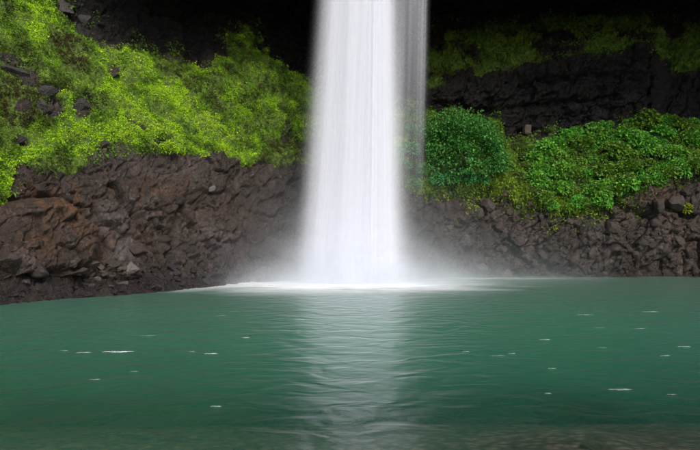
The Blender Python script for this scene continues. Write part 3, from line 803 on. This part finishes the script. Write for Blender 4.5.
def bush_meshes(seed, n, leaf, flat, cols, dome=1.0, size=(1, 1, 1), lumpy=0.28):
    """a domed plant about 1 m in radius: foliage and stems"""
    r = np.random.default_rng(seed)
    d = unit(r.normal(0, 1, (n, 3))); d[:, 2] = np.abs(d[:, 2]) * dome - 0.05
    rad = r.uniform(0.55, 1.0, n) ** 0.5
    lump = 1 + lumpy * fbm(d * (2.2 if n < 2000 else 3.4) + seed, 3, seed)
    P = d * (rad * lump)[:, None] * np.array([1, 1, flat]) * np.array(size)
    dr = unit(d * 0.9 + r.normal(0, .55, (n, 3)) + np.array([0, 0, 0.1]))
    s = unit(np.cross(dr, np.array([0, 0, 1.0]) + r.normal(0, .35, (n, 3))))
    L = leaf * r.uniform(.65, 1.25, n); W = L * r.uniform(.6, .85, n)
    v, f = leaf_cloud(P, dr, s, L, W, 0.18, 0.3)
    cols = np.array(cols)
    c = cols[r.integers(0, len(cols), n)] * r.uniform(.7, 1.25, (n, 1))
    fol = np_mesh('foliage', v, f, False, tint=np.repeat(c, 4, 0)); fol.materials.append(M_BUSH)
    bm = bmesh.new()
    for q in range(7):
        e = Vector(P[r.integers(0, n)]) * 0.8
        b0 = Vector((r.uniform(-.1, .1), r.uniform(-.1, .1), -0.35))
        ax = (e - b0); ln = ax.length
        if ln < .1: continue
        mt = Matrix.Translation((b0 + e) / 2) @ ax.to_track_quat('Z', 'Y').to_matrix().to_4x4()
        bmesh.ops.create_cone(bm, cap_ends=True, segments=5, radius1=0.035, radius2=0.012, depth=ln, matrix=mt)
    st = bpy.data.meshes.new('stem'); bm.to_mesh(st); bm.free(); st.materials.append(M_STEM)
    return fol, st
BR = [(0.08, 0.26, 0.026), (0.105, 0.32, 0.03), (0.17, 0.41, 0.032), (0.055, 0.16, 0.02)]
kinds = [bush_meshes(400 + s, 400, 0.30, 0.85 + .1 * (s % 3), BR) for s in range(7)]
YB = [(0.075, 0.16, 0.018), (0.12, 0.23, 0.02), (0.05, 0.085, 0.018), (0.09, 0.08, 0.03)]
ykinds = [bush_meshes(430 + s, 320, 0.26, 0.8, YB) for s in range(3)]

def bush(meshes, px, py, rad, label, group=None, name='leafy_plant', cat='plant', sc=(1, 1, 1), lift=0.25):
    i = at(px, py); r_ = rad * VF[i, 1] / F
    nn = Vector(NF[i]); axis = (nn * 0.5 + Vector((0, 0, 0.6))).normalized()
    e = axis.to_track_quat('Z', 'Y').to_euler()
    o = link(name, None, None, None, Vector(VF[i]) + nn * r_ * lift * 0.4, e, (r_ * sc[0], r_ * sc[1], r_ * sc[2]))
    o.rotation_euler.rotate_axis('Z', rs.uniform(0, 6.28))
    o.empty_display_size = 0.2
    link('foliage', meshes[0], None, o); link('stem', meshes[1], None, o)
    return tag(o, label, cat, group)

# the big rounded shrub beside the fall
dome_parts = bush_meshes(470, 12000, 0.24, 0.8, [(0.04, 0.26, 0.05), (0.06, 0.33, 0.06), (0.09, 0.40, 0.065), (0.03, 0.18, 0.04)], size=(3.9, 3.2, 6.0), lumpy=0.45)
i = at(464, 150)
shrub = link('round_shrub', None, None, None, (VF[i, 0] - 0.4, VF[i, 1] + 0.2, VF[i, 2] - 1.3), (math.radians(12), 0, 0))
link('foliage', dome_parts[0], None, shrub); link('stem', dome_parts[1], None, shrub)
tag(shrub, 'large rounded dark green shrub beside the falling water below the dark ledge', 'shrub')
dkinds = [bush_meshes(490 + s, 420, 0.24, 0.9, [(0.035, 0.22, 0.04), (0.05, 0.28, 0.05), (0.08, 0.34, 0.055), (0.03, 0.15, 0.034)]) for s in range(4)]
for (px, py, rad) in ((412, 150, 9), (404, 166, 8), (420, 132, 8), (424, 170, 9), (436, 180, 8), (450, 178, 9), (466, 176, 9), (481, 178, 8), (494, 170, 8), (502, 158, 7), (416, 182, 6), (396, 152, 8), (410, 128, 6)):
    bush(rs.choice(dkinds), px, py, rad, 'smaller dark green plant crowding the foot of the round shrub behind the thin water veil', 'dark green plants around the round shrub')
got = []
tries = 0
while len(got) < 135 and tries < 6000:
    tries += 1
    px = rs.uniform(532, 716)
    t0 = np.interp(px, [530, 560, 600, 640, 700, 716], [146, 131, 124, 119, 121, 121]); l0 = np.interp(px, [530, 548, 575, 600, 625, 650, 680, 716], [165, 205, 212, 206, 190, 182, 172, 165])
    py = rs.uniform(t0 + 3, l0)
    rad = rs.choice([5.0, 6.5, 8.5, 11.0]) * rs.uniform(.85, 1.15)
    if any((px - a) ** 2 + (py - b_) ** 2 < 6.8 ** 2 for a, b_ in got): continue
    got.append((px, py))
    bush(rs.choice(kinds), px, py, rad, 'bright green broad leaved plant in the thick growth on the bank below the dark ledge', 'leafy plants on the bank below the dark ledge')
for _ in range(26):
    px = rs.uniform(500, 545); py = rs.uniform(142, 192)
    bush(rs.choice(ykinds), px, py, rs.uniform(4, 6.5), 'yellowish small plant on the bank between the round shrub and the bright green growth', 'yellowish plants beside the round shrub', sc=(1, 1, .7))
for _ in range(10):
    bush(rs.choice(ykinds), rs.uniform(505, 560), rs.uniform(136, 146), rs.uniform(3.5, 5.5), 'small yellowish plant at the head of the bank around the pale stone block', 'yellowish plants around the stone block', sc=(1, 1, .8))
bush(bush_meshes(480, 160, 0.42, 0.9, [(0.32, 0.34, 0.03), (0.22, 0.28, 0.02)]), 687, 210, 6.0, 'lone yellow fern growing out of the brown rock face', name='fern', sc=(.8, .8, 1.1))

# ------------------------------------------------------------------ drifting foam flecks
def fleck_mesh(seed):
    r = np.random.default_rng(seed)
    nu, nv = 28, 8
    u, v = np.meshgrid(np.linspace(-1, 1, nu), np.linspace(-1, 1, nv), indexing='ij')
    env = np.sqrt(np.clip(1 - u ** 2, 0, 1)) ** 1.3
    x = u + 0.03 * r.normal(size=u.shape)
    wob = 0.22 * np.sin(u * r.uniform(2, 5) + r.uniform(0, 6))
    y = v * env * (0.6 + 0.4 * np.sin(u * r.uniform(3, 8) + r.uniform(0, 6)) ** 2) + wob
    d = np.clip(1.15 * (1 - v ** 2) * env, 0, 1)
    z = 0.25 * d * (0.7 + 0.3 * r.random(u.shape))
    q = np.arange(u.size).reshape(u.shape)
    me = np_mesh('foam_fleck', np.stack([x.ravel(), y.ravel(), z.ravel()], 1), np.stack([q[:-1, :-1], q[1:, :-1], q[1:, 1:], q[:-1, 1:]], 2).reshape(-1, 4), True, dens=d.ravel())
    me.materials.append(M_FLECK)
    return me
flecks = [fleck_mesh(s) for s in range(6)]
def fleck(n, px, py, ln, label, group=None):
    y = CAMZ * F / (py - HZ); s = ln / 2 * y / F
    o = link('foam_fleck', flecks[n % 6], None, None, ((px - CX) / F * y, y, 0.006), (0, 0, rs.uniform(-.08, .12)), (s, s * rs.uniform(.28, .42), 0.06))
    o.color = (1, 1, 1, 1.1 if group is None else rs.uniform(.2, .6))
    return tag(o, label, 'foam', group)
fleck(0, 118, 352, 32, 'longest white foam streak drifting alone on the dark green pool')
fleck(1, 211, 354, 15, 'short bright white foam fleck trailing the longest foam streak')
for n, (px, py, ln) in enumerate([(192, 352, 9), (84, 353, 16), (64, 351, 9), (246, 338, 8), (148, 336, 20), (220, 316, 14), (134, 372, 9), (95, 380, 12), (598, 328, 15), (602, 348, 9), (498, 356, 16), (512, 354, 10), (545, 340, 12), (552, 369, 9), (640, 329, 14), (684, 347, 16), (672, 395, 10), (620, 390, 24), (548, 394, 9), (466, 352, 9), (665, 356, 15), (216, 407, 14), (585, 315, 16), (650, 312, 18), (300, 320, 16)]):
    fleck(n, px, py, ln * rs.uniform(.8, 1.1), 'small faint foam fleck scattered on the green water of the pool', 'foam flecks scattered on the pool')
